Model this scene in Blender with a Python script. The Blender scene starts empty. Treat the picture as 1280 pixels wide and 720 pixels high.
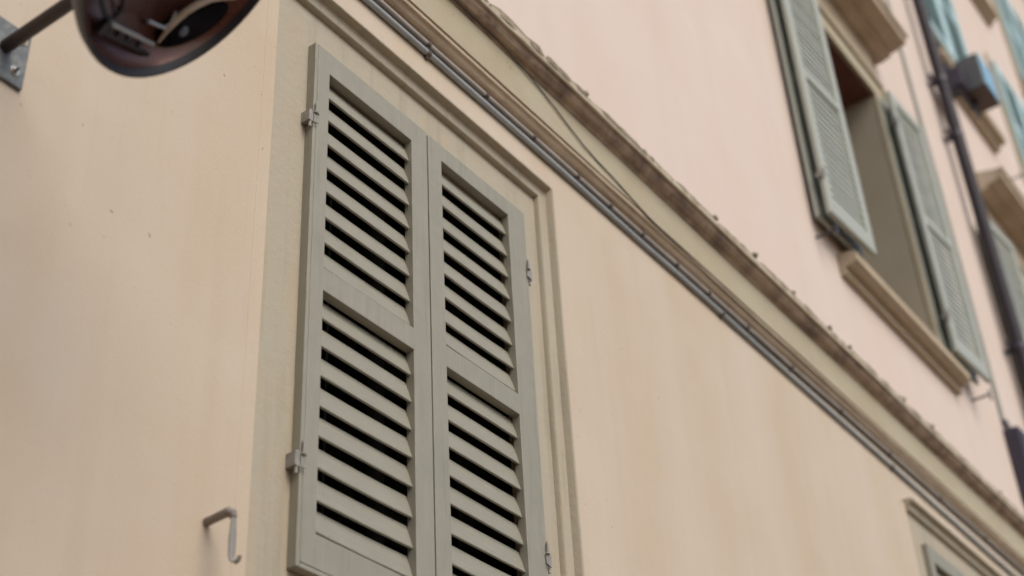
import bpy, bmesh, math, random
from mathutils import Vector, Matrix
random.seed(7)
R = math.radians
sc = bpy.context.scene
COL = sc.collection
H = 1.6            # eye height: all z below are measured from the eye, ground is z = -H

# ------------------------------------------------------------------ materials
def mat(name, base, rough=.7, metal=0., var=None, vscale=3., bump=0., bscale=60., streak=None, spots=None,
        clear=0., vcontrast=(.35, .7), grain=None, fibre=None):
    """var: second colour mixed in by noise; streak: (colour, scale, amount) vertical streaks; spots: (colour, scale, thr)"""
    m = bpy.data.materials.new(name); m.use_nodes = True
    nt = m.node_tree; N = nt.nodes; L = nt.links
    b = N['Principled BSDF']
    b.inputs['Roughness'].default_value = rough
    b.inputs['Metallic'].default_value = metal
    geo = N.new('ShaderNodeNewGeometry'); pos = geo.outputs['Position']
    rgb = N.new('ShaderNodeRGB'); rgb.outputs[0].default_value = (*base, 1); cur = rgb.outputs[0]
    def noise(scale, detail=6, vec=None, rough=.6):
        n = N.new('ShaderNodeTexNoise'); n.inputs['Scale'].default_value = scale
        n.inputs['Detail'].default_value = detail; n.inputs['Roughness'].default_value = rough
        L.new(vec or pos, n.inputs['Vector']); return n.outputs['Fac']
    def ramp(fac, a, c):
        r = N.new('ShaderNodeMapRange'); r.inputs[1].default_value = a; r.inputs[2].default_value = c
        L.new(fac, r.inputs[0]); return r.outputs[0]
    def mix(fac, c1, col2, amt=1.):
        mx = N.new('ShaderNodeMix'); mx.data_type = 'RGBA'
        mu = N.new('ShaderNodeMath'); mu.operation = 'MULTIPLY'; mu.inputs[1].default_value = amt
        L.new(fac, mu.inputs[0]); L.new(mu.outputs[0], mx.inputs['Factor'])
        L.new(c1, mx.inputs['A']); mx.inputs['B'].default_value = (*col2, 1); return mx.outputs['Result']
    if var: cur = mix(ramp(noise(vscale), *vcontrast), cur, var)
    if streak:
        for (c2, sx, sz, amt, lo, hi) in streak:
            mp = N.new('ShaderNodeMapping'); mp.inputs['Scale'].default_value = (sx, sx, sz)
            L.new(pos, mp.inputs['Vector'])
            cur = mix(ramp(noise(1., 5, mp.outputs[0]), lo, hi), cur, c2, amt)
    if grain:
        cur = mix(ramp(noise(grain[1], 3), .4, .75), cur, grain[0], grain[2])
    if spots:
        cur = mix(ramp(noise(spots[1], 2), spots[2], spots[2] + .03), cur, spots[0], .8)
    L.new(cur, b.inputs['Base Color'])
    if bump:
        bp = N.new('ShaderNodeBump'); bp.inputs['Strength'].default_value = bump; bp.inputs['Distance'].default_value = .01
        mxn = N.new('ShaderNodeMath'); mxn.operation = 'ADD'
        fv = None
        if fibre:
            fm = N.new('ShaderNodeMapping'); fm.inputs['Scale'].default_value = fibre; L.new(pos, fm.inputs['Vector']); fv = fm.outputs[0]
        L.new(noise(1. if fibre else bscale, 8, fv), mxn.inputs[0]); L.new(noise(bscale * .12, 3), mxn.inputs[1])
        L.new(mxn.outputs[0], bp.inputs['Height']); L.new(bp.outputs[0], b.inputs['Normal'])
    if var or bump:
        rr = N.new('ShaderNodeMapRange'); rr.inputs[3].default_value = max(0, rough - .08); rr.inputs[4].default_value = min(1, rough + .1)
        L.new(noise(vscale * 4), rr.inputs[0]); L.new(rr.outputs[0], b.inputs['Roughness'])
    return m

M = {}
M['wall_low'] = mat('cream_stucco', (.530, .458, .362), .9, var=(.495, .402, .296), vscale=1.3, bump=.12, bscale=95,
                    streak=[((.43, .34, .23), 6.5, .3, .32, .55, .75), ((.555, .50, .432), 2.6, .22, .6, .42, .68), ((.44, .36, .26), 22, .9, .22, .62, .70)],
                    spots=((.27, .2, .13), 38, .74), grain=((.60, .53, .43), 230, .32))
M['wall_up'] = mat('rose_stucco', (.655, .570, .515), .9, var=(.625, .525, .455), vscale=1.0, bump=.12, bscale=50,
                   streak=[((.57, .48, .39), 3.0, .25, .35, .5, .75)])
M['surround'] = mat('stone_paint', (.395, .370, .295), .85, var=(.41, .36, .275), vscale=3.5, bump=.28, bscale=50,
                    streak=[((.27, .245, .18), 16, 1.3, .5, .52, .70), ((.47, .35, .22), 11, 1.6, .40, .55, .70)], spots=((.2, .16, .1), 60, .75))
M['cornice'] = mat('weathered_stone', (.46, .39, .285), .9, var=(.37, .31, .22), vscale=5, bump=.5, bscale=35,
                   streak=[((.47, .37, .25), 2.2, 6, .5, .5, .72)])
M['fascia'] = mat('fascia_stone', (.42, .385, .285), .88, var=(.385, .335, .235), vscale=4, bump=.2, bscale=45,
                  streak=[((.46, .35, .22), 2.5, 9, .45, .58, .74)], spots=((.25, .19, .12), 30, .72))
M['dirt_and_bounce'] = mat('dirt_bounce_stone', (.43, .345, .265), .95, var=(.20, .155, .135), vscale=9, bump=.6, bscale=30, vcontrast=(.42, .66),
                 streak=[((.46, .36, .25), 1.6, 10, .6, .5, .7)])  # slight real dirt, plus warm bounce light on undersides painted in as brown
M['underside'] = mat('bounce_tinted_stone', (.56, .475, .36), .95, var=(.42, .345, .255), vscale=6, bump=.4, bscale=40)  # warm bounce light under the mouldings put into the base colour
M['lip'] = mat('pale_lip_stone', (.50, .46, .36), .9, var=(.40, .35, .26), vscale=9, bump=.4, bscale=40)
M['tile'] = mat('mortar_tile', (.35, .30, .205), .95, var=(.19, .155, .11), vscale=22, bump=.9, bscale=60)
M['shutter'] = mat('green_grey_paint', (.280, .276, .222), .55, var=(.255, .253, .204), vscale=8, bump=.22, bscale=90, fibre=(260, 260, 9),
                   streak=[((.20, .19, .15), 45, 3, .5, .52, .74), ((.33, .33, .275), 25, 3, .4, .5, .75)], spots=((.11, .09, .07), 60, .735))
M['slat'] = mat('slat_paint', (.256, .252, .202), .55, var=(.280, .274, .220), vscale=7, bump=.28, bscale=70, fibre=(7, 260, 260),
                streak=[((.235, .235, .19), 3, 110, .7, .48, .72)], spots=((.09, .075, .06), 52, .735))
M['shutter_up'] = mat('sage_paint', (.37, .405, .365), .5, var=(.38, .41, .35), vscale=5, bump=.1, bscale=60)
M['shutter_teal'] = mat('skylit_teal_paint', (.42, .60, .62), .4, var=(.48, .66, .70), vscale=4, bump=.1, bscale=60)  # teal base raised to paint in the sky's reflection
M['interior'] = mat('shade_black_interior', (.010, .010, .011), .9, var=(.006, .006, .007))  # near-black: shade behind the louvres and indoors put into the colour
M['dark_wood'] = mat('casement_wood', (.014, .012, .011), .6, var=(.02, .016, .012), vscale=6)
M['reveal'] = mat('reveal_plaster', (.40, .36, .27), .9, var=(.36, .32, .24), vscale=2, bump=.15)
M['soffit'] = mat('red_brown_soffit', (.155, .060, .042), .7, var=(.11, .04, .03), vscale=6, bump=.2)
M['pipe_blue'] = mat('grey_blue_pvc', (.33, .365, .385), .8, var=(.28, .31, .33), vscale=12, bump=.05)
M['pipe_tan'] = mat('painted_conduit', (.42, .395, .365), .65, var=(.34, .31, .28), vscale=12, bump=.08)
M['clip'] = mat('clip_metal', (.16, .13, .11), .5, metal=.4, var=(.09, .07, .06), vscale=30)
M['cable'] = mat('cable_rubber', (.09, .08, .065), .7, var=(.06, .055, .05), vscale=30)
M['cable_pale'] = mat('pale_cable', (.34, .36, .32), .6, var=(.28, .3, .26), vscale=20)
M['iron'] = mat('painted_iron', (.235, .215, .195), .5, metal=.15, var=(.17, .14, .12), vscale=40, bump=.3, bscale=120)
M['iron_grey'] = mat('hinge_iron', (.29, .285, .26), .55, metal=.05, var=(.22, .21, .19), vscale=45, bump=.3, bscale=120)
M['galv'] = mat('galvanised_plate', (.115, .130, .135), .55, metal=.3, var=(.175, .19, .185), vscale=30, bump=.25, bscale=90, vcontrast=(.45, .6))
M['bolt_zinc'] = mat('zinc_bolt', (.62, .62, .60), .25, metal=.9, var=(.5, .48, .42), vscale=60)
M['bolt_brass'] = mat('brassy_bolt', (.66, .52, .34), .3, metal=.8, var=(.6, .45, .3), vscale=60)
M['black_paint'] = mat('black_painted_tube', (.022, .014, .016), .5, var=(.034, .022, .023), vscale=15, bump=.1)
M['rim'] = mat('mirror_rim_rubber', (.010, .010, .016), .45, var=(.014, .013, .02), vscale=10)
M['downpipe'] = mat('dark_downpipe', (.012, .008, .015), .65, var=(.016, .010, .018), vscale=5, bump=.05)
M['box_grey'] = mat('lamp_housing', (.085, .10, .105), .6, var=(.11, .12, .12), vscale=10)
M['box_brown'] = mat('lamp_underside', (.10, .07, .06), .6, var=(.085, .06, .05), vscale=10)
M['cabinet'] = mat('cabinet_paint', (.030, .026, .045), .4, var=(.04, .033, .055), vscale=10)
M['asphalt'] = mat('street_paving', (.36, .28, .215), .9, var=(.29, .22, .17), vscale=2, bump=.5, bscale=30)
M['pavement'] = mat('pavement_stone', (.42, .34, .26), .9, var=(.36, .28, .21), vscale=2, bump=.3, bscale=30)
M['dark_stone'] = mat('dark_setts', (.06, .055, .055), .9, var=(.045, .04, .04), vscale=3, bump=.3, bscale=20)
M['opp'] = mat('terracotta_render', (.40, .19, .11), .9, var=(.33, .15, .09), vscale=1.2, bump=.2, bscale=30)
M['opp_up'] = mat('ochre_render', (.47, .31, .20), .9, var=(.42, .27, .17), vscale=1.2, bump=.2, bscale=30)
M['awning'] = mat('awning_cloth', (.02, .02, .024), .8, var=(.03, .03, .034), vscale=8)
M['rail_iron'] = mat('black_railing', (.015, .015, .016), .5, var=(.02, .018, .018), vscale=10)
M['rooftile'] = mat('roof_tile', (.30, .14, .08), .9, var=(.2, .1, .06), vscale=6, bump=.6, bscale=20)

def glass_dark(name, col, rough=.05):
    m = bpy.data.materials.new(name); m.use_nodes = True
    b = m.node_tree.nodes['Principled BSDF']
    b.inputs['Base Color'].default_value = (*col, 1); b.inputs['Roughness'].default_value = rough
    b.inputs['Metallic'].default_value = 0; b.inputs['Specular IOR Level'].default_value = .8
    return m
M['pane'] = glass_dark('window_glass', (.01, .012, .013))
M['sky_painted_glass'] = glass_dark('sky_painted_glass', (.33, .62, .78), .15)  # reflected sky put into the base colour
M['sky_painted_glass'].node_tree.nodes['Principled BSDF'].inputs['Metallic'].default_value = .1
M['copper'] = mat('rusty_orange_enamel', (.150, .062, .045), .28, metal=.3, var=(.060, .034, .036), vscale=7, bump=.03)
M['bar_pale'] = mat('skylit_bar', (.40, .44, .47), .4, metal=.3, var=(.3, .33, .36), vscale=30)  # sky light on the bar's top put into its pale colour
M['pod'] = mat('black_pod', (.002, .002, .003), .95, var=(.012, .011, .014), vscale=10)
M['gasket'] = mat('cream_gasket', (.50, .42, .34), .6, var=(.4, .33, .26), vscale=30)
M['lens'] = mat('blue_white_lens', (.07, .10, .15), .3, var=(.12, .14, .18), vscale=60)

# ------------------------------------------------------------------ mesh helpers
class MB:
    def __init__(s): s.bm = bmesh.new()
    def box(s, x0, x1, y0, y1, z0, z1, mtx=None):
        v = [s.bm.verts.new((x, y, z)) for x in (x0, x1) for y in (y0, y1) for z in (z0, z1)]
        if mtx:
            for q in v: q.co = mtx @ q.co
        for f in ((0, 1, 3, 2), (4, 6, 7, 5), (0, 4, 5, 1), (2, 3, 7, 6), (0, 2, 6, 4), (1, 5, 7, 3)):
            s.bm.faces.new([v[i] for i in f])
        return s
    def tube(s, pts, r, n=14, cap=True, rs=None):
        pts = [Vector(p) for p in pts]; rings = []
        up = None
        for i, p in enumerate(pts):
            a = pts[max(i - 1, 0)]; b = pts[min(i + 1, len(pts) - 1)]
            t = (b - a).normalized()
            if up is None:
                up = Vector((0, 0, 1)) if abs(t.z) < .9 else Vector((0, 1, 0))
            u = (up - t * up.dot(t)).normalized(); up = u
            w = t.cross(u)
            rr = rs[i] if rs else r
            rings.append([s.bm.verts.new(p + rr * (math.cos(2 * math.pi * k / n) * u + math.sin(2 * math.pi * k / n) * w)) for k in range(n)])
        for A, B in zip(rings, rings[1:]):
            for k in range(n):
                s.bm.faces.new((A[k], A[(k + 1) % n], B[(k + 1) % n], B[k]))
        if cap:
            s.bm.faces.new(rings[0][::-1]); s.bm.faces.new(rings[-1])
        return s
    def profile(s, prof, x0, x1, step=.12, jit=.0, closed=True, seed=1):
        """extrude a (y, z) outline along x with a little unevenness"""
        rnd = random.Random(seed)
        n = max(1, int((x1 - x0) / step)); rows = []
        off = [(0, 0)] * len(prof)
        for i in range(n + 1):
            x = x0 + (x1 - x0) * i / n
            off = [(a * .7 + rnd.uniform(-jit, jit), b * .7 + rnd.uniform(-jit, jit)) for a, b in off]
            rows.append([s.bm.verts.new((x, y + o[0], z + o[1])) for (y, z), o in zip(prof, off)])
        m = len(prof)
        for A, B in zip(rows, rows[1:]):
            for k in range(m if closed else m - 1):
                s.bm.faces.new((A[k], A[(k + 1) % m], B[(k + 1) % m], B[k]))
        if closed:
            s.bm.faces.new(rows[0][::-1]); s.bm.faces.new(rows[-1])
        return s
    def profile_path(s, prof, path, closed=False):
        """prof: (outward offset o, y) ; path: list of (x, z, dx, dz) with mitred outward direction"""
        rows = [[s.bm.verts.new((x + o * dx, y, z + o * dz)) for (o, y) in prof] for (x, z, dx, dz) in path]
        for A, B in zip(rows, rows[1:]):
            for k in range(len(prof) - 1):
                s.bm.faces.new((A[k], A[k + 1], B[k + 1], B[k]))
        return s

def finish(o, bevel=0, seg=2, smooth=False, angle=35):
    if bevel:
        b = o.modifiers.new('bevel', 'BEVEL'); b.width = bevel; b.segments = seg
        b.limit_method = 'ANGLE'; b.angle_limit = R(30)
    if smooth:
        for p in o.data.polygons: p.use_smooth = True
        try: o.data.set_sharp_from_angle(angle=R(angle))
        except Exception: pass
    return o
def obj(name, mb, m, parent=None, bevel=0, smooth=False, seg=2, origin=None, fixn=True):
    """links a mesh object; vertices are given in the scene frame (or in the parent's own frame when it is local)"""
    if fixn: bmesh.ops.recalc_face_normals(mb.bm, faces=mb.bm.faces)
    me = bpy.data.meshes.new(name); mb.bm.to_mesh(me); mb.bm.free(); me.materials.append(m)
    o = bpy.data.objects.new(name, me); COL.objects.link(o)
    if parent:
        root = parent
        while root.parent: root = root.parent
        o.parent = parent
        if not root.get('_local'):
            L = root.location; me.transform(Matrix.Translation((-L.x, -L.y, -(L.z - H))))
    else:
        org = Vector(origin or (0, 0, 0)); me.transform(Matrix.Translation(-org)); o.location = org + Vector((0, 0, H))
    return finish(o, bevel, seg, smooth)
def tag(o, label=None, cat=None, group=None, kind=None):
    if label: o['label'] = label
    if cat: o['category'] = cat
    if group: o['group'] = group
    if kind: o['kind'] = kind
    return o
def thing(name, loc, label, cat, group=None, local=False):
    o = bpy.data.objects.new(name, None); COL.objects.link(o)
    o.empty_display_size = .2
    o.location = (loc[0], loc[1], loc[2] + H); tag(o, label, cat, group)
    if local: o['_local'] = 1
    return o
def copy_tree(o, parent=None):
    c = o.copy(); COL.objects.link(c)
    if parent: c.parent = parent
    for ch in [q for q in list(COL.objects) if q.parent == o]: copy_tree(ch, c)
    return c

YW = .04     # wall plane; y = 0 is the face of the closed shutters

# ------------------------------------------------------------------ house on this side of the street
house = thing('house', (7.8, .3, -H), 'cream and rose stuccoed house front with a moulded stone string course', 'house')

def wall(name, x0, x1, z0, z1, holes, m, y=YW, thick=.38):
    xs = sorted({x0, x1, *[h[0] for h in holes], *[h[1] for h in holes]})
    zs = sorted({z0, z1, *[h[2] for h in holes], *[h[3] for h in holes]})
    mb = MB(); vv = {}
    def V(a, b, yy):
        k = (a, b, yy)
        if k not in vv: vv[k] = mb.bm.verts.new((a, yy, b))
        return vv[k]
    def solid(i, j):
        if i < 0 or j < 0 or i >= len(xs) - 1 or j >= len(zs) - 1: return False
        cx = (xs[i] + xs[i + 1]) / 2; cz = (zs[j] + zs[j + 1]) / 2
        return not any(h[0] < cx < h[1] and h[2] < cz < h[3] for h in holes)
    yb = y + thick
    for i in range(len(xs) - 1):
        for j in range(len(zs) - 1):
            if not solid(i, j): continue
            a, b, c, d = xs[i], xs[i + 1], zs[j], zs[j + 1]
            mb.bm.faces.new((V(a, c, y), V(b, c, y), V(b, d, y), V(a, d, y)))
            mb.bm.faces.new((V(a, c, yb), V(a, d, yb), V(b, d, yb), V(b, c, yb)))
            if not solid(i - 1, j): mb.bm.faces.new((V(a, c, y), V(a, d, y), V(a, d, yb), V(a, c, yb)))
            if not solid(i + 1, j): mb.bm.faces.new((V(b, c, y), V(b, c, yb), V(b, d, yb), V(b, d, y)))
            if not solid(i, j - 1): mb.bm.faces.new((V(a, c, y), V(a, c, yb), V(b, c, yb), V(b, c, y)))
            if not solid(i, j + 1): mb.bm.faces.new((V(a, d, y), V(b, d, y), V(b, d, yb), V(a, d, yb)))
    return obj(name, mb, m, house)

G2 = 4.75         # spacing of the lower windows
C = 3.85          # spacing of the tall windows
XL, XR = -6., 20.
low_holes = [(2.43 + d, 3.36 + d, 1.56, 3.12) for d in (0, G2, 2 * G2)]
UP = [(7.10, 8.34, 4.93, 7.27), (7.10 + C, 8.34 + C, 4.93, 7.27), (7.10 + 2 * C, 8.34 + 2 * C, 4.93, 7.27)]
TEAL = [(10.58, 11.98, 9.78, 11.75), (13.30, 14.70, 9.48, 11.30), (12.55, 13.95, 12.78, 14.6), (15.0, 16.4, 12.3, 14.3), (8.0, 9.4, 9.48, 11.55)]
TEAL = [t for t in TEAL if t[0] > 9]
wall('lower_wall', XL, XR, -H, 3.74, low_holes, M['wall_low'])
wall('upper_wall', XL, XR, 3.742, 16.5, UP + [(a + .06, b - .06, c + .06, d - .06) for a, b, c, d in TEAL], M['wall_up'])
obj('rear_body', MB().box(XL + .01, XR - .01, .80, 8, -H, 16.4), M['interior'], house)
obj('rear_body', MB().box(XL, XL + .3, .422, 8, -H, 16.4), M['wall_up'], house)
obj('rear_body', MB().box(XR - .3, XR, .422, 8, -H, 16.4), M['wall_up'], house)
obj('roof', MB().box(XL - .3, XR + .3, -.45, 8.3, 16.52, 16.8), M['rooftile'], house)

# string course: cove, fascia, bed mould, lip
c1 = [(YW + .01, 3.674), (.030, 3.676), (.018, 3.679), (.008, 3.685), (.001, 3.694), (-.003, 3.702), (-.013, 3.703), (-.014, 3.7175), (YW + .01, 3.7175)]
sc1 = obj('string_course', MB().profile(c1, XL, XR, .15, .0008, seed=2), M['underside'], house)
obj('fascia', MB().profile([(YW + .01, 3.7185), (-.020, 3.7185), (-.0205, 3.90), (YW + .01, 3.90)], XL, XR, .2, .0008, seed=3), M['fascia'], house)
c2 = [(YW + .01, 3.901), (-.022, 3.901), (-.029, 3.903), (-.029, 3.909), (-.034, 3.913), (-.046, 3.916), (-.058, 3.922), (-.068, 3.931),
      (-.073, 3.940), (-.080, 3.9415), (YW + .01, 3.945)]
obj('bed_mould', MB().profile(c2, XL, XR, .11, .0014, seed=4), M['dirt_and_bounce'], house)
c3 = [(YW + .01, 3.9465), (-.084, 3.9445), (-.0885, 3.947), (-.089, 3.972), (-.084, 3.976), (YW + .01, 3.99)]
obj('cornice_lip', MB().profile(c3, XL, XR, .09, .0012, seed=5), M['lip'], house)
# ragged mortar and tile ends bedded on the lip
mb = MB(); rnd = random.Random(11); x = 0.
while x < 19.5:
    w = rnd.uniform(.24, .42)
    n = 9; rows = []
    zt = rnd.uniform(.026, .040)
    for i in range(n + 1):
        t = i / n; k = math.sin(math.pi * min(1, t * 6)) if False else min(1, t * 9, (1 - t) * 9 + .35)
        zz = 3.968 + (zt + rnd.uniform(-.007, .007)) * k
        yf = -.088 + rnd.uniform(-.004, .004)
        xx = x + w * t
        rows.append([mb.bm.verts.new(q) for q in ((xx, yf, 3.958), (xx, yf - .003, 3.958 + (zz - 3.958) * .6), (xx, yf + .008, zz), (xx, .05, zz + .03), (xx, .05, 3.958))])
    for A, B in zip(rows, rows[1:]):
        for k in range(4): mb.bm.faces.new((A[k], A[k + 1], B[k + 1], B[k]))
    mb.bm.faces.new(rows[0][::-1]); mb.bm.faces.new(rows[-1])
    if rnd.random() < .75:      # lump of mortar at the joint
        r = rnd.uniform(.008, .015)
        g = bmesh.ops.create_icosphere(mb.bm, subdivisions=2, radius=r, matrix=Matrix.Translation((x, -.080, 3.968 + zt + r * .3)))
        for v in g['verts']: v.co += Vector([rnd.uniform(-.3, .3) * r for _ in range(3)])
    x += w + rnd.uniform(-.004, .01)
obj('tile_edging', mb, M['tile'], house, smooth=True)

# lower window: recess, flat painted band, two-step moulding, dark casement
def lower_window(dx, first):
    X0, X1 = 2.178 + dx, 3.620 + dx     # crest of the moulding
    ZT = 3.40; ZB = 1.05
    # flat band inside the moulding
    mb = MB()
    a, b, c, d = X0 + .048, X1 - .045, ZB, ZT - .04
    ha, hb, hc, hd = 2.415 + dx, 3.375 + dx, 1.545, 3.135
    for bx in ((a, ha, c, d), (hb, b, c, d), (ha, hb, hd, d), (ha, hb, c, hc)):
        mb.box(bx[0], bx[1], .031, YW + .02, bx[2], bx[3])
    w = obj('window', mb, M['surround'], house)
    mb = MB(); vs = [mb.bm.verts.new((xx, yy, zz)) for zz in (ZB, ZT) for xx, yy in ((X0 + .0478, .0308), (X0 + .012, .0395), (X0 + .012, .05), (X0 + .0478, .05))]
    for f in ((3, 2, 1, 0), (4, 5, 6, 7), (0, 1, 5, 4), (1, 2, 6, 5), (2, 3, 7, 6), (3, 0, 4, 7)): mb.bm.faces.new([vs[k] for k in f])
    obj('plaster_edge', mb, M['wall_low'], w)
    # moulding: offset outward from the inner edge, y
    pr = [(-.052, .038), (-.050, .016), (-.0465, .0105), (-.044, .009), (-.012, .0085), (-.008, .006), (-.004, -.010), (0, -.0185), (.004, -.020), (.012, -.0175), (.0135, -.008)]
    outer = [(.0135, -.008), (.020, .012), (.0205, YW + .002)]
    path = [(X0 + .048, ZT, 0, 1), (X1, ZT, 1, 1), (X1, ZB, 1, 0)]
    # finer path so that the run is not dead straight
    rn = random.Random(5)
    fine = []
    for (p, q) in zip(path, path[1:]):
        n = 8
        for i in range(n):
            t = i / n
            if i == 0: fine.append(p)
            else:
                side = (q[0] - p[0], q[1] - p[1])
                if abs(side[0]) > abs(side[1]): d_ = (0, 1)
                else: d_ = (1, 0)
                fine.append((p[0] + side[0] * t + rn.uniform(-.0008, .0008), p[1] + side[1] * t + rn.uniform(-.0008, .0008), *d_))
    fine.append(path[-1])
    obj('moulding', MB().profile_path(pr, fine), M['surround'], w, smooth=True)
    obj('moulding_side', MB().profile_path(outer, fine), M['wall_low'], w, smooth=True)
    mb = MB(); cap = [mb.bm.verts.new((X0 + .0475, yy, ZT + oo)) for oo, yy in pr + outer[1:]] + [mb.bm.verts.new((X0 + .0475, YW + .002, ZT - .052))]
    mb.bm.faces.new(cap); obj('moulding_end', mb, M['surround'], w)
    # recess behind the shutters: dark casement with glass, closed in on all sides
    mb = MB()
    mb.box(ha + .02, hb - .02, .20, .26, 1.57, 1.66).box(ha + .02, hb - .02, .20, .26, 3.02, 3.11)
    for xx in (ha + .02, (ha + hb) / 2 - .05, hb - .10): mb.box(xx, xx + .08, .201, .261, 1.66, 3.02)
    obj('frame', mb, M['dark_wood'], w)
    obj('pane', MB().box(ha + .1, hb - .1, .225, .232, 1.66, 3.02), M['pane'], w)
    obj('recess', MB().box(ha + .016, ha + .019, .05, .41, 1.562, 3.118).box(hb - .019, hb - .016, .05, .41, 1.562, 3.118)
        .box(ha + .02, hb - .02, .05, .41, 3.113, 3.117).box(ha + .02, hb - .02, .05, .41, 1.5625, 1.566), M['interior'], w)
    obj('sill', MB().box(X0 - .05, X1 + .05, -.06, YW + .02, ZB - .09, ZB - .002), M['surround'], w, bevel=.006)
    return w
for i, d in enumerate((0, G2, 2 * G2)): lower_window(d, i == 0)

# tall window of the upper storey
def tall_window(a, b, c, d):
    mb = MB(); e = .15; p = .008   # architrave band with an outer fillet
    mb.box(a - e, a, p, YW + .02, c, d + e).box(b, b + e, p, YW + .02, c, d + e).box(a, b, p, YW + .02, d, d + e)
    mb.box(a - e - .03, a - e - .001, p - .022, YW + .02, c, d + e + .03).box(b + e + .001, b + e + .03, p - .022, YW + .02, c, d + e + .03)
    mb.box(a - e - .001, b + e + .001, p - .022, YW + .02, d + e + .001, d + e + .03)
    w = obj('window', mb, M['fascia'], house, bevel=.004)
    # frieze and hood
    obj('frieze', MB().box(a - e + .01, b + e - .01, .012, YW + .02, d + e + .032, d + .50), M['cornice'], w)
    x0, x1 = a - .28, b + .28; z = d + .50
    hp = [(YW + .01, z), (-.04, z), (-.05, z + .012), (-.10, z + .018), (-.10, z + .045), (-.17, z + .05), (-.18, z + .064), (-.235, z + .07),
          (-.24, z + .12), (-.25, z + .135), (-.25, z + .155), (YW + .01, z + .23)]
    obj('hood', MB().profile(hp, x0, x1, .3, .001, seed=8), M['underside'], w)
    obj('hood_edge', MB().box(x0 - .012, x1 + .012, -.262, -.2405, z + .128, z + .165), M['cornice'], w, bevel=.004)
    s = c - .165
    sp = [(YW + .01, s), (.012, s), (.003, s + .006), (.001, s + .050), (-.045, s + .055), (-.052, s + .068), (-.072, s + .074), (-.076, s + .125), (-.066, s + .135), (YW + .01, s + .155)]
    obj('sill', MB().profile(sp, a - .32, b + .20, .3, .001, seed=9), M['cornice'], w)
    # plastered reveals, red-brown soffit, casement set back
    t = .004
    obj('reveal', MB().box(b - t - .002, b - .002, YW + .006, YW + .375, c + .002, d - .002), M['reveal'], w)
    obj('reveal', MB().box(a + .002, a + .002 + t, YW + .006, YW + .375, c + .002, d - .002), M['reveal'], w)
    obj('soffit', MB().box(a + .01, b - .01, YW + .006, YW + .375, d - .012, d - .002), M['soffit'], w)
    mb = MB(); y0, y1 = YW + .381, YW + .44
    mb.box(a, a + .08, y0, y1, c, d).box(b - .08, b, y0, y1, c, d).box(a + .08, b - .08, y0, y1, d - .09, d).box(a + .08, b - .08, y0, y1, c, c + .12)
    mb.box((a + b) / 2 - .05, (a + b) / 2 + .05, y0 - .003, y1, c + .12, d - .09)
    obj('frame', mb, M['reveal'], w, bevel=.004)
    obj('pane', MB().box(a + .08, b - .08, y0 + .03, y0 + .036, c + .12, d - .09), M['pane'], w)
    return w
for q in UP: tall_window(*q)

def small_window(a, b, c, d, sill=True):
    mb = MB(); e = .09; p = .014
    mb.box(a - e, a - .012, p, YW + .02, c, d + e).box(b + .012, b + e, p, YW + .02, c, d + e).box(a - .0119, b + .0119, p, YW + .02, d + .012, d + e)
    w = obj('window', mb, M['fascia'], house, bevel=.004)
    s = c - (.60 if c == 9.78 else .30)
    sp = [(YW + .01, s), (-.02, s), (-.03, s + .03), (-.03, s + .06), (-.085, s + .065), (-.10, s + .08), (-.10, s + .16), (YW + .01, s + .19)]
    obj('sill', MB().profile(sp, a - .08, b + .14, .4, .001, seed=9), M['cornice'], w)
    obj('pane', MB().box(a + .1, b - .1, YW + .2, YW + .21, c + .1, d - .1), M['pane'], w)
    return w
for q in TEAL: small_window(*q)

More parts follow.
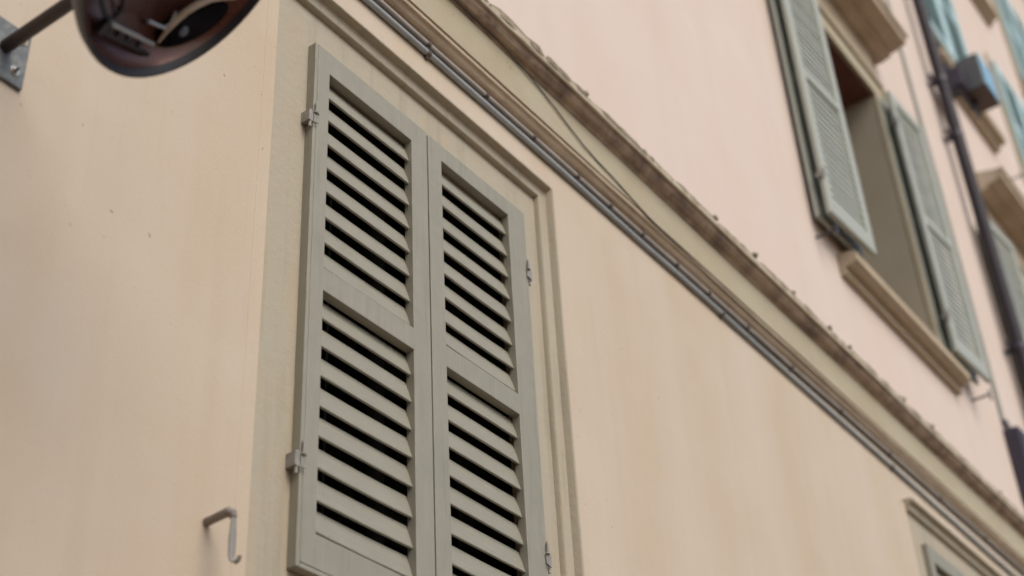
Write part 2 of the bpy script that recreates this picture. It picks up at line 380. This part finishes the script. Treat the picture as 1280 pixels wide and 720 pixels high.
# ------------------------------------------------------------------ louvred shutter leaves (built in their own frame: x 0..w, y 0 front, z 0..h)
def leaf(w, h, panels, stile_l, stile_r, pitch, mfr, msl, rim, hinges, hinge_side, sa=.023, sb=.072, th=.032, name='shutter', fine=True):
    root = thing(name, (0, 0, 0), 'x', 'shutter', local=True)
    mb = MB(); g = .0009; rw = .013 if rim else 0
    X0 = rw + g if rim == 'l' else 0; X1 = w - rw - g if rim == 'r' else w; Z0 = rw + g if rim else 0
    if rim == 'l': mb.box(0, rw, .0004, th, 0, h)
    if rim == 'r': mb.box(w - rw, w, .0004, th, 0, h)
    if rim:
        a0, a1 = (rw + g * .7, w) if rim == 'l' else (0, w - rw - g * .7)
        mb.box(a0, a1, .0006, th, 0, rw)
        mb.box(.004, w - .004, .0022, th - .004, .004, Z0 + .004)
        mb.box(*( (.004, X0 + .004) if rim == 'l' else (X1 - .004, w - .004)), .0022, th - .004, .004, h - .004)
    xs = [X0, stile_l, w - stile_r, X1]; zs = [Z0] + [v for p in panels for v in p] + [h]; vv = {}
    def V(a, b, y):
        if (a, b, y) not in vv: vv[(a, b, y)] = mb.bm.verts.new((xs[a], y, zs[b]))
        return vv[(a, b, y)]
    sol = lambda i, k: 0 <= i < 3 and 0 <= k < len(zs) - 1 and not (i == 1 and k % 2 == 1)
    for i in range(3):
        for k in range(len(zs) - 1):
            if not sol(i, k): continue
            mb.bm.faces.new((V(i, k, 0), V(i + 1, k, 0), V(i + 1, k + 1, 0), V(i, k + 1, 0)))
            mb.bm.faces.new((V(i, k, th), V(i, k + 1, th), V(i + 1, k + 1, th), V(i + 1, k, th)))
            if not sol(i - 1, k): mb.bm.faces.new((V(i, k, 0), V(i, k + 1, 0), V(i, k + 1, th), V(i, k, th)))
            if not sol(i + 1, k): mb.bm.faces.new((V(i + 1, k, 0), V(i + 1, k, th), V(i + 1, k + 1, th), V(i + 1, k + 1, 0)))
            if not sol(i, k - 1): mb.bm.faces.new((V(i, k, 0), V(i, k, th), V(i + 1, k, th), V(i + 1, k, 0)))
            if not sol(i, k + 1): mb.bm.faces.new((V(i, k + 1, 0), V(i + 1, k + 1, 0), V(i + 1, k + 1, th), V(i, k + 1, th)))
    obj('frame', mb, mfr, root, bevel=.0022 if fine else .004, seg=3 if fine else 1)
    rn = random.Random(int(w * 1000) + int(h * 10))
    for (p0, p1) in panels:
        mb = MB(); n = int(round((p1 - p0 - .004) / pitch)); pt = (p1 - p0) / n
        for i in range(n):
            zb_ = p1 - pt * (i + 1) + (.013 if i < n - 1 else .0165)
            y0 = .0125 + rn.uniform(-.0012, .0012); t = .0095
            j = rn.uniform(-.0035, .0035)
            # rounded cross-section, bottom edge forward, top edge back
            nn = math.hypot(sa, sb); ux, uz = sa / nn, sb / nn; px_, pz_ = uz, -ux
            sec = [(y0, zb_), (y0 + px_ * .001 - ux * -.0, zb_ - .0025), (y0 + px_ * t * .5, zb_ - .0042), (y0 + px_ * t, zb_ + pz_ * t + .001),
                   (y0 + sa + px_ * t, zb_ + sb + pz_ * t), (y0 + sa + px_ * t * .5, zb_ + sb + .001), (y0 + sa, zb_ + sb - .001),
                   (y0 + sa * .5 - .0012, zb_ + sb * .5)]
            m_ = 10; rows = []
            wob = 0; bow = rn.uniform(-.0028, .0012)
            for q in range(m_ + 1):
                x = stile_l - .006 + (w - stile_l - stile_r + .012) * q / m_
                wob = wob * .8 + rn.uniform(-.0003, .0003)
                zz = wob + j * (q / m_ - .5) + bow * math.sin(math.pi * q / m_)
                rows.append([mb.bm.verts.new((x, a_ + wob * .6, b_ + zz)) for a_, b_ in sec])
            for A, B in zip(rows, rows[1:]):
                for k in range(len(sec)): mb.bm.faces.new((A[k], A[(k + 1) % len(sec)], B[(k + 1) % len(sec)], B[k]))
            mb.bm.faces.new(rows[0][::-1]); mb.bm.faces.new(rows[-1])
        obj('louvre_panel', mb, msl, root, smooth=True).data.set_sharp_from_angle(angle=R(24))
    for hz in hinges:
        s = -1 if hinge_side == 'l' else 1
        x0 = 0 if hinge_side == 'l' else w
        mb = MB()
        mb.box(*sorted((x0 + s * .0015, x0 + s * .019)), -.002, .034, hz, hz + .040)                # pintle block on the wall
        mb.box(*sorted((x0 + s * .001, x0 - s * .012)), -.0045, -.0012, hz + .003, hz + .037)       # wrap-over lug
        mb.tube([(x0 - s * .006, -.005, hz + .034), (x0 - s * .006, -.007, hz + .058), (x0 - s * .005, -.006, hz + .076)], .0032, 8, rs=[.0052, .0046, .0034])
        mb.tube([(x0 + s * .004, -.006, hz + .036), (x0 - s * .004, -.010, hz + .037), (x0 - s * .013, -.009, hz + .036), (x0 - s * .016, -.004, hz + .035)], .0022, 8)
        mb.tube([(x0 + s * .008, -.004, hz - .002), (x0 - s * .004, -.009, hz - .004), (x0 - s * .014, -.007, hz + .002)], .0024, 8)
        mb.tube([(x0 + s * .009, .004, hz - .020), (x0 + s * .009, .003, hz + .045)], .005, 10)
        mb.box(*sorted((x0 + s * .004, x0 + s * .016)), .030, YW + .004, hz + .006, hz + .034)
        obj('hinge', mb, M['iron_grey'], root, bevel=.0012)
    return root

LH = 1.70
PAN = [(.105, .832), (.908, 1.632)]
L1 = leaf(.539, LH + .020, PAN, .066, .080, .0893, M['shutter'], M['slat'], 'l', [.262, 1.395], 'l')
L1.location = (2.360, 0, 1.478 + H); tag(L1, 'grey-green louvred shutter closed at left of the near window, hung on two pintles', 'shutter', 'louvred shutters of the lower windows')
L2 = leaf(.549, LH, PAN, .070, .104, .0893, M['shutter'], M['slat'], 'r', [.35, 1.415], 'r')
L2.location = (2.9065, .001, 1.495 + H); tag(L2, 'grey-green louvred shutter closed at right of the near window, beside the moulded surround', 'shutter', 'louvred shutters of the lower windows')
a_ = copy_tree(L1); a_.location = (2.360 + G2 - .02, 0, 1.478 + H); tag(a_, 'out of focus grey-green shutter corner in the far lower window under the pipes', 'shutter', 'louvred shutters of the lower windows')
b_ = copy_tree(L2); b_.location = (2.9065 + G2 - .02, .001, 1.495 + H); tag(b_, 'right-hand grey-green shutter leaf in the far lower window, mostly below the pipes', 'shutter', 'louvred shutters of the lower windows')

# tall leaves, folded back flat beside their opening
hh = 2.28
PT = [(.12, 1.08), (1.15, 2.19)]
def open_leaf(a, side, label):
    w = .60
    if open_leaf.src is None:
        o = leaf(w, hh, PT, .075, .075, .055, M['shutter_up'], M['shutter_up'], None, [.25, 1.95], 'l', sa=.009, sb=.0505, name='shutter', fine=False)
        obj('back_leaf', MB().box(.004, w - .01, .080, .104, .01, hh - .01), M['shutter_up'], o, bevel=.003)
        open_leaf.src = o
    else: o = copy_tree(open_leaf.src)
    o.location = (a, 0, 4.985 + H)
    tag(o, label, 'shutter', 'tall sage shutters folded back beside the upper windows')
    return o
open_leaf.src = None
LL = open_leaf(6.47, 'l', 'tall sage shutter folded back at left of the open upper window'); LL.location.y = -.092; LL.rotation_euler.z = R(-2.5); LL.scale.x = .95
RR = open_leaf(8.36, 'r', 'tall sage shutter folded back at right of the open upper window, before the downpipe'); RR.location.y = -.085; RR.scale.x = .92
L3 = open_leaf(6.47 + C, 'l', 'tall sage shutter under the second stone hood, seen past the downpipe'); L3.location.y = -.09
R3 = open_leaf(8.36 + C, 'r', 'tall sage shutter folded back right of the second hooded window'); R3.location.y = -.085

# small closed pairs higher up
tl = None
LAB = ['pale teal shutter pair closed high up, just behind the floodlight', 'pale teal shutters under the thin stone head at the right edge, right of the floodlight',
       'closed pale teal shutters over the topmost short sill', 'teal shutter pair in the top right corner, highest of the closed ones']
for i, (a, b, c, d) in enumerate(TEAL):
    root = thing('shutter_pair', ((a + b) / 2, 0, c), LAB[i], 'shutters', 'closed teal shutter pairs of the top storeys')
    for k in (0, 1):
        w = (b - a) / 2 - .004; x0 = a + k * (w + .008)
        mb = MB()
        mb.box(x0, x0 + .08, -.03, .012, c, d).box(x0 + w - .08, x0 + w, -.03, .012, c, d)
        mid = (c + d) / 2
        for z0, z1 in ((c, c + .1), (mid - .05, mid + .05), (d - .1, d)): mb.box(x0 + .0801, x0 + w - .0801, -.029, .010, z0, z1)
        lf = obj('leaf', mb, M['shutter_teal'], root, bevel=.003, seg=1)
        mb = MB()
        for z0, z1 in ((c + .1, mid - .05), (mid + .05, d - .1)):
            n = int((z1 - z0) / .06)
            for q in range(n):
                z = z0 + (z1 - z0) * q / n
                mb.box(x0 + .078, x0 + w - .078, 0, .008, 0, .062, Matrix.Translation((0, -.02, z)) @ Matrix.Rotation(R(-22), 4, 'X'))
        obj('louvre_panel', mb, M['shutter_teal'], lf)

# ------------------------------------------------------------------ shutter stays
def stay(x, z, label, s=1., yw=YW, y1=-.030):
    t = thing('shutter_stay', (x, yw, z), label, 'shutter stay', 'iron shutter stays')
    mb = MB(); r = .0082 * s
    k = (yw - y1) / 7
    mb.tube([(x, yw + .01, z), (x, yw - k * 2, z + .001), (x, yw - k * 5.5, z + .003), (x, yw - k * 6.5, z + .003), (x + .004 * s, y1, z + .0), (x + .0065 * s, y1 - .002, z - .008 * s)], r, 12,
            rs=[r, r, r * 1.05, r * 1.15, r * 1.1, r * .8])
    obj('pin', mb, M['iron'], t, smooth=True)
    mb = MB(); pts = []; sec = []
    # flat drop blade hanging from the pin, widening then hooked forward at the foot
    zz = [0, -.012, -.035, -.060, -.082, -.092, -.096, -.094, -.086]
    yy = [0, 0, 0, 0, 0, -.003, -.009, -.016, -.021]
    ww = [.0050, .0055, .0075, .0080, .0065, .0055, .005, .0045, .0035]
    rows = []
    for a, b, c in zip(zz, yy, ww):
        cx, cy, cz = x + .006 * s, y1 - .004 + b * s, z - .003 + a * s
        rows.append([mb.bm.verts.new(v) for v in ((cx - c * s, cy - .002, cz), (cx, cy - .0034, cz - .001), (cx + c * s, cy - .002, cz), (cx + c * s, cy + .002, cz), (cx - c * s, cy + .002, cz))])
    for A, B in zip(rows, rows[1:]):
        for k in range(5): mb.bm.faces.new((A[k], A[(k + 1) % 5], B[(k + 1) % 5], B[k]))
    mb.bm.faces.new(rows[0][::-1]); mb.bm.faces.new(rows[-1])
    obj('blade', mb, M['iron_grey'], t, smooth=True)
    return t
stay(2.102, 1.508, 'small grey iron hook sticking out of the cream wall left of the near shutter', 1.28, y1=-.038)
def dog(x, z, label):
    t = thing('shutter_stay', (x, YW, z), label, 'shutter stay', 'iron shutter stays')
    obj('pin', MB().tube([(x, YW + .01, z), (x, -.085, z)], .008, 8), M['cabinet'], t)
    obj('blade', MB().box(x - .010, x + .010, -.095, -.0855, z - .045, z + .035), M['cabinet'], t, bevel=.003)
dog(6.50, 4.875, 'dark shutter stay at the left end of the upper window sill')
dog(8.86, 4.875, 'small dark shutter stay at the lower right tip of the tall right shutter')
dog(12.40, 9.02, 'tiny dark shutter stay right of the high sill by the floodlight')

# ------------------------------------------------------------------ conduits and cables
def pipe(name, pts, r, m, label, clips, mclip, jit=.0012, cat='pipe'):
    t = thing(name, (pts[0][0], YW, pts[0][2]), label, cat)
    rn = random.Random(len(pts)); P = []
    for a, b in zip(pts, pts[1:]):
        n = max(2, int((b[0] - a[0]) / .25)) if abs(b[0] - a[0]) > .3 else 2
        for i in range(n):
            u = i / n
            P.append([a[k] + (b[k] - a[k]) * u + (rn.uniform(-jit, jit) if k else 0) for k in range(3)])
    P.append(pts[-1])
    obj('tube', MB().tube(P, r, 14), m, t, smooth=True)
    def at(x):
        for a, b in zip(P, P[1:]):
            if a[0] <= x <= b[0]:
                u = (x - a[0]) / (b[0] - a[0]); return [a[k] + (b[k] - a[k]) * u for k in range(3)]
        return P[-1]
    for cx in clips:
        c = at(cx); mb = MB()
        mb.tube([(cx - .009, c[1], c[2]), (cx + .009, c[1], c[2])], r + .0028, 14)
        mb.box(cx - .008, cx + .008, c[1], YW + .003, c[2] - r - .010, c[2] - r + .004)
        obj('clip', mb, mclip, t, bevel=.001, smooth=False)
    return t
cl = [1.2, 1.6, 2.02, 2.5, 2.95, 3.29, 3.59, 3.89, 4.13, 4.38, 4.66, 4.94, 5.3, 5.75, 6.3, 6.9, 7.6, 8.3, 9.1]
pipe('conduit', [(-2, .0275, 3.612), (2.6, .0275, 3.610), (3.4, .0275, 3.612), (4.9, .0275, 3.605), (6.0, .0285, 3.590), (8.5, .0285, 3.568), (12, .0285, 3.56)], .0112, M['pipe_blue'],
     'grey-blue pipe running along the wall, lowest of the pipes under the string course', [1.6, 2.95, 5.05, 6.9, 9.1], M['clip'])
pipe('conduit', [(-2, .026, 3.655), (2.6, .026, 3.654), (4.0, .026, 3.656), (6.0, .026, 3.660), (8.5, .026, 3.668), (12, .026, 3.668)], .0100, M['pipe_tan'],
     'thin beige pipe with many dark clips, between the grey-blue pipe and the string course', cl, M['clip'])
pipe('cable', [(-2, .034, 3.638), (3, .034, 3.636), (4.6, .034, 3.640), (6.5, .034, 3.652), (12, .034, 3.654)], .0045, M['cable'],
     'dark cable tucked between the grey-blue pipe and the clipped beige pipe', [], M['clip'], cat='cable')
pipe('cable', [(-2, -.034, 3.905), (2.4, -.034, 3.900), (3.28, -.034, 3.908), (3.42, -.030, 3.902), (3.6, -.027, 3.866), (3.79, -.026, 3.806), (3.87, -.026, 3.779), (4.10, -.024, 3.748), (4.37, -.020, 3.716), (4.9, -.010, 3.704), (7, .0, 3.703), (12, .01, 3.703)],
     .0030, M['cable'], 'thin dark wire sagging across the pale fascia band', [], M['clip'], jit=.0015, cat='cable')
t = thing('cable', (9.50, YW, 4.95), 'pale thin cable running straight up the rose wall left of the downpipe', 'cable')
obj('tube', MB().tube([(9.50, .026, 4.95), (9.505, .022, 7), (9.495, .026, 9.5), (9.50, .026, 16.4)], .016, 8), M['cable_pale'], t)

# downpipe
PX = 10.22
t = thing('downpipe', (PX, -.06, 3.9), 'dark round downpipe climbing the rose wall at right, carrying the floodlight', 'pipe')
obj('tube', MB().tube([(PX, -.07, 3.0), (PX, -.07, 16.5)], .052, 28), M['downpipe'], t, smooth=True)
for z in (5.9, 8.06, 8.70, 11.5):
    mb = MB(); mb.tube([(PX, -.07, z), (PX, -.07, z + .045)], .0555, 20).box(PX - .012, PX + .012, -.03, YW + .004, z, z + .04).box(PX - .13, PX - .05, -.03, -.005, z + .005, z + .04)
    obj('bracket', mb, M['cabinet'], t)
# floodlight
fx, fy, fz = 10.60, -.30, 8.78
t = thing('floodlight', (fx, fy, fz), 'boxy grey floodlight with a glass front painted the blue of reflected sky, clamped to the dark downpipe', 'floodlight')
mb = MB(); bm = mb.bm
def hexa(mb, x0, x1, yf, yb, z0, z1, tf=0, tb=0):
    v = [mb.bm.verts.new(p) for p in ((x0, yf, z0), (x1, yf, z0), (x1, yb, z0 + tb), (x0, yb, z0 + tb), (x0, yf - tf, z1), (x1, yf - tf, z1), (x1, yb, z1), (x0, yb, z1))]
    for f in ((0, 3, 2, 1), (4, 5, 6, 7), (0, 1, 5, 4), (1, 2, 6, 5), (2, 3, 7, 6), (3, 0, 4, 7)): mb.bm.faces.new([v[i] for i in f])
hexa(mb, fx - .17, fx + .20, fy - .08, fy + .13, fz - .12, fz + .26)
hs = obj('housing', mb, M['box_grey'], t, bevel=.008)
obj('underside', MB().box(fx - .15, fx + .18, fy - .07, fy + .12, fz - .128, fz - .121), M['box_brown'], t)
obj('glass', MB().box(fx - .160, fx + .190, fy - .092, fy - .082, fz - .11, fz + .25), M['sky_painted_glass'], t, bevel=.003)
obj('bracket', MB().box(PX + .05, fx + .02, -.20, -.16, fz - .20, fz - .16).box(PX + .03, fx - .175, -.24, -.04, fz - .15, fz + .06).box(fx - .02, fx + .02, -.24, -.16, fz - .20, fz - .129)
    .box(PX + .02, PX + .085, -.145, -.02, fz - .20, fz + .14), M['cabinet'], t, bevel=.004)
ring = [(fx + .03 + .07 * math.cos(a), -.2, fz - .20 + .07 * math.sin(a)) for a in [2 * math.pi * k / 20 for k in range(21)]]
obj('cable_loop', MB().tube(ring, .011, 8, cap=False), M['box_grey'], t)
# cabinet where the pale cable ends
t = thing('junction_box', (9.75, YW, 4.45), 'dark metal junction box at the right edge, below the end of the pale cable', 'junction box')
obj('case', MB().box(9.46, 10.0, -.07, YW + .01, 4.35, 4.91), M['cabinet'], t, bevel=.012)
obj('lid', MB().box(9.48, 9.98, -.078, -.071, 4.37, 4.89), M['cabinet'], t, bevel=.004)
obj('gland', MB().tube([(9.50, -.0, 4.90), (9.50, .018, 4.99)], .022, 12), M['cabinet'], t)

# ------------------------------------------------------------------ dish lamp on its arm
t = thing('wall_lamp', (1.38, YW, 2.44), 'round dark dish lamp, rusty orange inside, on a black arm from the cream wall', 'wall lamp')
Cc = Vector((1.352, -.624, 2.277)); nrm = Vector((.517, -.507, -.69)).normalized()
u = nrm.cross(Vector((0, 0, 1))).normalized(); w_ = nrm.cross(u)
def D(a, b, off): return Cc + nrm * off + u * a + w_ * b
def lathe(mb, prof, n=72, c0=False, c1=False):
    rows = [[mb.bm.verts.new(D(r * math.cos(2 * math.pi * k / n), r * math.sin(2 * math.pi * k / n), o)) for k in range(n)] for (o, r) in prof]
    for A, B in zip(rows, rows[1:]):
        for k in range(n): mb.bm.faces.new((A[k], A[(k + 1) % n], B[(k + 1) % n], B[k]))
    if c0: mb.bm.faces.new(rows[0][::-1])
    if c1: mb.bm.faces.new(rows[-1])
mb = MB()
lathe(mb, [(-.100, .03), (-.099, .10), (-.094, .17), (-.082, .23), (-.060, .268), (-.030, .286), (-.006, .293), (.002, .292), (.003, .286), (-.004, .281),
           (-.012, .277)])
obj('shell', mb, M['rim'], t, smooth=True)
mb = MB(); lathe(mb, [(-.012, .277), (-.034, .268), (-.050, .246), (-.062, .21), (-.070, .15), (-.074, .08), (-.075, .01)], c1=True)
obj('reflector', mb, M['copper'], t, smooth=True)
def beam(mb, a, b, half, o0, o1):
    A = Vector(a); B = Vector(b); d = (B - A).normalized(); nn = Vector((-d.y, d.x)) * half
    v = [mb.bm.verts.new(D(p.x, p.y, o)) for o in (o0, o1) for p in (A + nn, B + nn, B - nn, A - nn)]
    for f in ((0, 1, 2, 3), (7, 6, 5, 4), (0, 4, 5, 1), (1, 5, 6, 2), (2, 6, 7, 3), (3, 7, 4, 0)): mb.bm.faces.new([v[k] for k in f])
A, B = Vector((-.080, .205)), Vector((-.216, .094)); dd = (B - A).normalized(); pp = Vector((dd.y, -dd.x))
if (A + pp * .1).length < A.length: pp = -pp       # pp points away from the dish centre
mb = MB(); beam(mb, A, B, .0045, -.040, -.030); obj('mounting_bar', mb, M['bar_pale'], t, bevel=.001)
mb = MB()
beam(mb, A + pp * .024, B + pp * .026 + dd * .012, .0042, -.044, -.034)
for k in (.16, .36, .56, .80): beam(mb, A + (B - A) * k - pp * .002, A + (B - A) * k + pp * .024, .0075 if k != .8 else .005, -.043, -.036)
beam(mb, B + pp * .022, B + pp * .050 - dd * .012, .0040, -.044, -.036)
beam(mb, A - pp * .004, A + pp * .03 - dd * .008, .010, -.044, -.028)
obj('mounting_bar', mb, M['rim'], t, bevel=.001)
# lamp body: long dark pod with a pale gasket along its inner side and a small lens
mb = MB(); bmesh.ops.create_uvsphere(mb.bm, u_segments=28, v_segments=16, radius=1)
c0 = Vector((-.238, -.032)); ax = Vector((-.035, -.20)).normalized(); ay = Vector((-ax.y, ax.x))
for v in mb.bm.verts:
    p, q, r = v.co
    v.co = D(*(c0 + ax * p * .112 + ay * q * .043 * (1 - .25 * p)), -.045 + .024 * r)
obj('lamp_body', mb, M['pod'], t, smooth=True)
lens = [D(-.222 + .0 * k, .017, -.026 + .004 * k) for k in (0, 1)]
mb = MB(); mb.tube(lens, .012, 20, rs=[.0135, .010]); obj('lens', mb, M['lens'], t, smooth=True)
arc = [(-.222, .080), (-.206, .060), (-.188, .030), (-.180, 0), (-.180, -.035), (-.188, -.07), (-.203, -.10), (-.222, -.13), (-.235, -.15)]
mb = MB(); mb.tube([D(a, b, -.036) for a, b in arc], .0075, 12, rs=[.003, .005, .0075, .008, .008, .007, .006, .005, .003]); obj('gasket', mb, M['gasket'], t, smooth=True)
mb = MB()
mb.tube([D(-.140, .105, -.034), D(-.165, .082, -.030), D(-.190, .060, -.034)], .0042, 8)
mb.tube([D(-.186, .066, -.034), D(-.176, .050, -.028), D(-.160, .030, -.034)], .0030, 8)
obj('wire', mb, M['bar_pale'], t, smooth=True); mb = MB()
mb.tube([D(-.02, .215, -.04), D(-.055, .212, -.034), D(-.075, .195, -.032), D(-.068, .172, -.034), D(-.03, .155, -.04), D(.02, .15, -.05)], .0050, 10)
obj('wire', mb, M['rim'], t, smooth=True); mb = MB()
mb.tube([D(.0, .195, -.04), D(-.04, .190, -.034), D(-.07, .188, -.036)], .0040, 8)
obj('wire', mb, M['rim'], t, smooth=True)
for a, b in ((-.152, .192), (-.098, .152), (-.222, .133), (-.172, .092), (-.245, .11), (-.12, .03)):
    obj('screw', MB().tube([D(a, b, -.068), D(a, b, -.052)], .0042, 10), M['rim'], t)
J = Cc - nrm * .135
arm0 = Vector((1.368, YW - .012, 2.438))
obj('arm', MB().tube([arm0, Vector((1.368, -.3, 2.438)), Vector((1.366, -.50, 2.437)), Vector((1.345, -.56, 2.42)), J + Vector((0, .01, .01))], .0165, 20), M['black_paint'], t, smooth=True)
obj('joint', MB().tube([J + Vector((0, .015, .015)), Cc - nrm * .099], .032, 20), M['black_paint'], t, smooth=True)
pl = obj('mounting_plate', MB().box(1.300, 1.4315, YW - .010, YW + .004, 2.348, 2.517), M['galv'], t, bevel=.003)
for (bx, bz, m) in ((1.409, 2.488, 'bolt_brass'), (1.403, 2.388, 'bolt_zinc'), (1.324, 2.49, 'bolt_zinc'), (1.324, 2.38, 'bolt_zinc')):
    mb = MB()
    mb.tube([(bx, YW - .010, bz), (bx, YW - .0125, bz)], .0125, 20)
    mb.tube([(bx, YW - .0125, bz), (bx, YW - .019, bz)], .0082, 6)
    obj('bolt', mb, M[m], pl, bevel=.0008)
    obj('bolt', MB().tube([(bx, YW - .0185, bz), (bx, YW - .0235, bz)], .0042, 12), M['rim'], pl)

# ------------------------------------------------------------------ the street behind the camera (throws light back on the wall from below)
g = obj('street', MB().box(-60, 80, -60, 60, -.02 - H, -H), M['asphalt']); tag(g, kind='structure')
g = obj('pavement', MB().box(-8, 24, -1.5, YW - .002, -H + .004, -H + .13), M['pavement'], bevel=.01); tag(g, kind='structure')
g = obj('pavement', MB().box(-12, 30, -7.2, -5.6, -H + .004, -H + .13), M['dark_stone'], bevel=.01); tag(g, kind='structure')
OY = -7.2
opp = thing('opposite_house', (8, OY - 3, -H), 'low terracotta house across the narrow street, outside the view', 'house')
holes = [(-6 + 3.2 * k, -4.7 + 3.2 * k) for k in range(10)]
def owall(name, z0, z1, hz, m):
    mb = MB(); xs = [-12] + [v for h in holes for v in h] + [30]
    for i in range(0, len(xs) - 1, 2): mb.box(xs[i], xs[i + 1], OY - .4, OY, z0, z1)
    for (a, b) in holes:
        mb.box(a + .0005, b - .0005, OY - .4, OY - .001, z0, hz[0]); mb.box(a + .0005, b - .0005, OY - .4, OY - .001, hz[1], z1)
    obj(name, mb, m, opp)
    for (a, b) in holes:
        f = obj('window', MB().box(a, a + .08, OY - .3, OY - .2, hz[0], hz[1]).box(b - .08, b, OY - .3, OY - .2, hz[0], hz[1]).box((a + b) / 2 - .04, (a + b) / 2 + .04, OY - .3, OY - .2, hz[0], hz[1]), M['fascia'], opp)
        obj('pane', MB().box(a + .08, b - .08, OY - .27, OY - .26, hz[0], hz[1]), M['pane'], f)
owall('wall', -H, 2.1, (-H + .9, 1.2), M['opp'])
obj('wall', MB().box(-12, 30, -13, OY - .6, -H, 2.08), M['interior'], opp)
obj('roof', MB().box(-12.3, 30.3, -13.2, OY + .35, 2.105, 2.3), M['rooftile'], opp)
# unseen house block added to shade the left part of the wall
nb = thing('shade_block', (-4.5, -1.5, -H), 'ochre house block left of the camera, outside the view, added to shade the wall', 'house')
obj('wall', MB().box(-9, -2.5, -3.6, YW - .004, -H, 7.5), M['opp_up'], nb)
obj('roof', MB().box(-9.2, -2.2, -3.95, YW - .004, 7.505, 7.7), M['rooftile'], nb)
# shop awning, railing
aw = thing('awning', (6.5, OY, 1.2), 'black shop awning on the house across the street, outside the view', 'awning')
mb = MB(); 
hexv = [(4.2, OY + .01, 1.9), (9.4, OY + .01, 1.9), (9.4, OY + 1.3, 1.35), (4.2, OY + 1.3, 1.35), (4.2, OY + .01, 1.93), (9.4, OY + .01, 1.93), (9.4, OY + 1.31, 1.38), (4.2, OY + 1.31, 1.38)]
vv = [mb.bm.verts.new(p) for p in hexv]
for f in ((0, 3, 2, 1), (4, 5, 6, 7), (0, 1, 5, 4), (1, 2, 6, 5), (2, 3, 7, 6), (3, 0, 4, 7)): mb.bm.faces.new([vv[i] for i in f])
mb.box(4.2, 9.4, OY + 1.28, OY + 1.30, 1.15, 1.352)
obj('canopy', mb, M['awning'], aw)
obj('arm', MB().tube([(4.4, OY, 1.2), (4.4, OY + 1.25, 1.36)], .02, 8).tube([(9.2, OY, 1.2), (9.2, OY + 1.25, 1.36)], .02, 8), M['rail_iron'], aw)
rl = thing('railing', (5, -5.5, -H), 'black iron railing along the far pavement, outside the view', 'railing')
mb = MB().box(-1, 12, -5.52, -5.48, -H + .95, -H + 1.0).box(-1, 12, -5.52, -5.48, -H + .2, -H + .24)
x = -1.
while x < 12: mb.box(x, x + .03, -5.515, -5.485, -H + .24, -H + .95); x += .22
obj('panel', mb, M['rail_iron'], rl)
mb = MB(); x = -1.
while x <= 12.1: mb.tube([(x, -5.5, -H), (x, -5.5, -H + 1.08)], .03, 10); x += 2.6
obj('post', mb, M['rail_iron'], rl)

for o in list(COL.objects):
    if o.get('_local') is not None: del o['_local']

# ------------------------------------------------------------------ camera
cd = bpy.data.cameras.new('camera'); cam = bpy.data.objects.new('camera', cd); COL.objects.link(cam)
cd.sensor_width = 36; cd.lens = 51.55; cd.clip_start = .05; cd.clip_end = 300
r_ = Vector((.58485086, -.80969677, -.04837989)); dn = Vector((.44114465, .36756112, -.81871254)); fw = Vector((.68069146, .45748221, .57216183))
m4 = Matrix((( r_.x, -dn.x, -fw.x, 0), (r_.y, -dn.y, -fw.y, -2.25), (r_.z, -dn.z, -fw.z, H), (0, 0, 0, 1)))
cam.matrix_world = m4
cd.dof.use_dof = True; cd.dof.focus_distance = 4.35; cd.dof.aperture_fstop = 1.6
sc.camera = cam

# ------------------------------------------------------------------ light
SUN_EL, SUN_AZ = R(46), R(-12)     # azimuth measured from -Y (street side) towards +X
d_ = Vector((math.sin(SUN_AZ) * math.cos(SUN_EL), -math.cos(SUN_AZ) * math.cos(SUN_EL), math.sin(SUN_EL)))
ld = bpy.data.lights.new('sun', 'SUN'); ld.energy = 1.3; ld.angle = R(40); ld.color = (1, .93, .83)
sun = bpy.data.objects.new('sun', ld); COL.objects.link(sun); sun.rotation_euler = d_.to_track_quat('Z', 'Y').to_euler()
sun.location = (0, -5, 20)
w = bpy.data.worlds.new('World'); sc.world = w; w.use_nodes = True
nt = w.node_tree; bg = nt.nodes['Background']; sk = nt.nodes.new('ShaderNodeTexSky'); sk.sky_type = 'NISHITA'; sk.sun_disc = False
sk.sun_elevation = SUN_EL; sk.sun_rotation = math.atan2(d_.x, d_.y)
sk.air_density = 1.0; sk.dust_density = 3.0; sk.ozone_density = .6
nt.links.new(sk.outputs[0], bg.inputs[0]); bg.inputs[1].default_value = .12
sc.view_settings.view_transform = 'Standard'; sc.view_settings.look = 'None'; sc.view_settings.gamma = 1
sc.view_settings.exposure = .38
sc.render.engine = 'CYCLES'
sc.cycles.max_bounces = 6; sc.cycles.diffuse_bounces = 4
M['pod'].node_tree.nodes['Principled BSDF'].inputs['Specular IOR Level'].default_value = .12
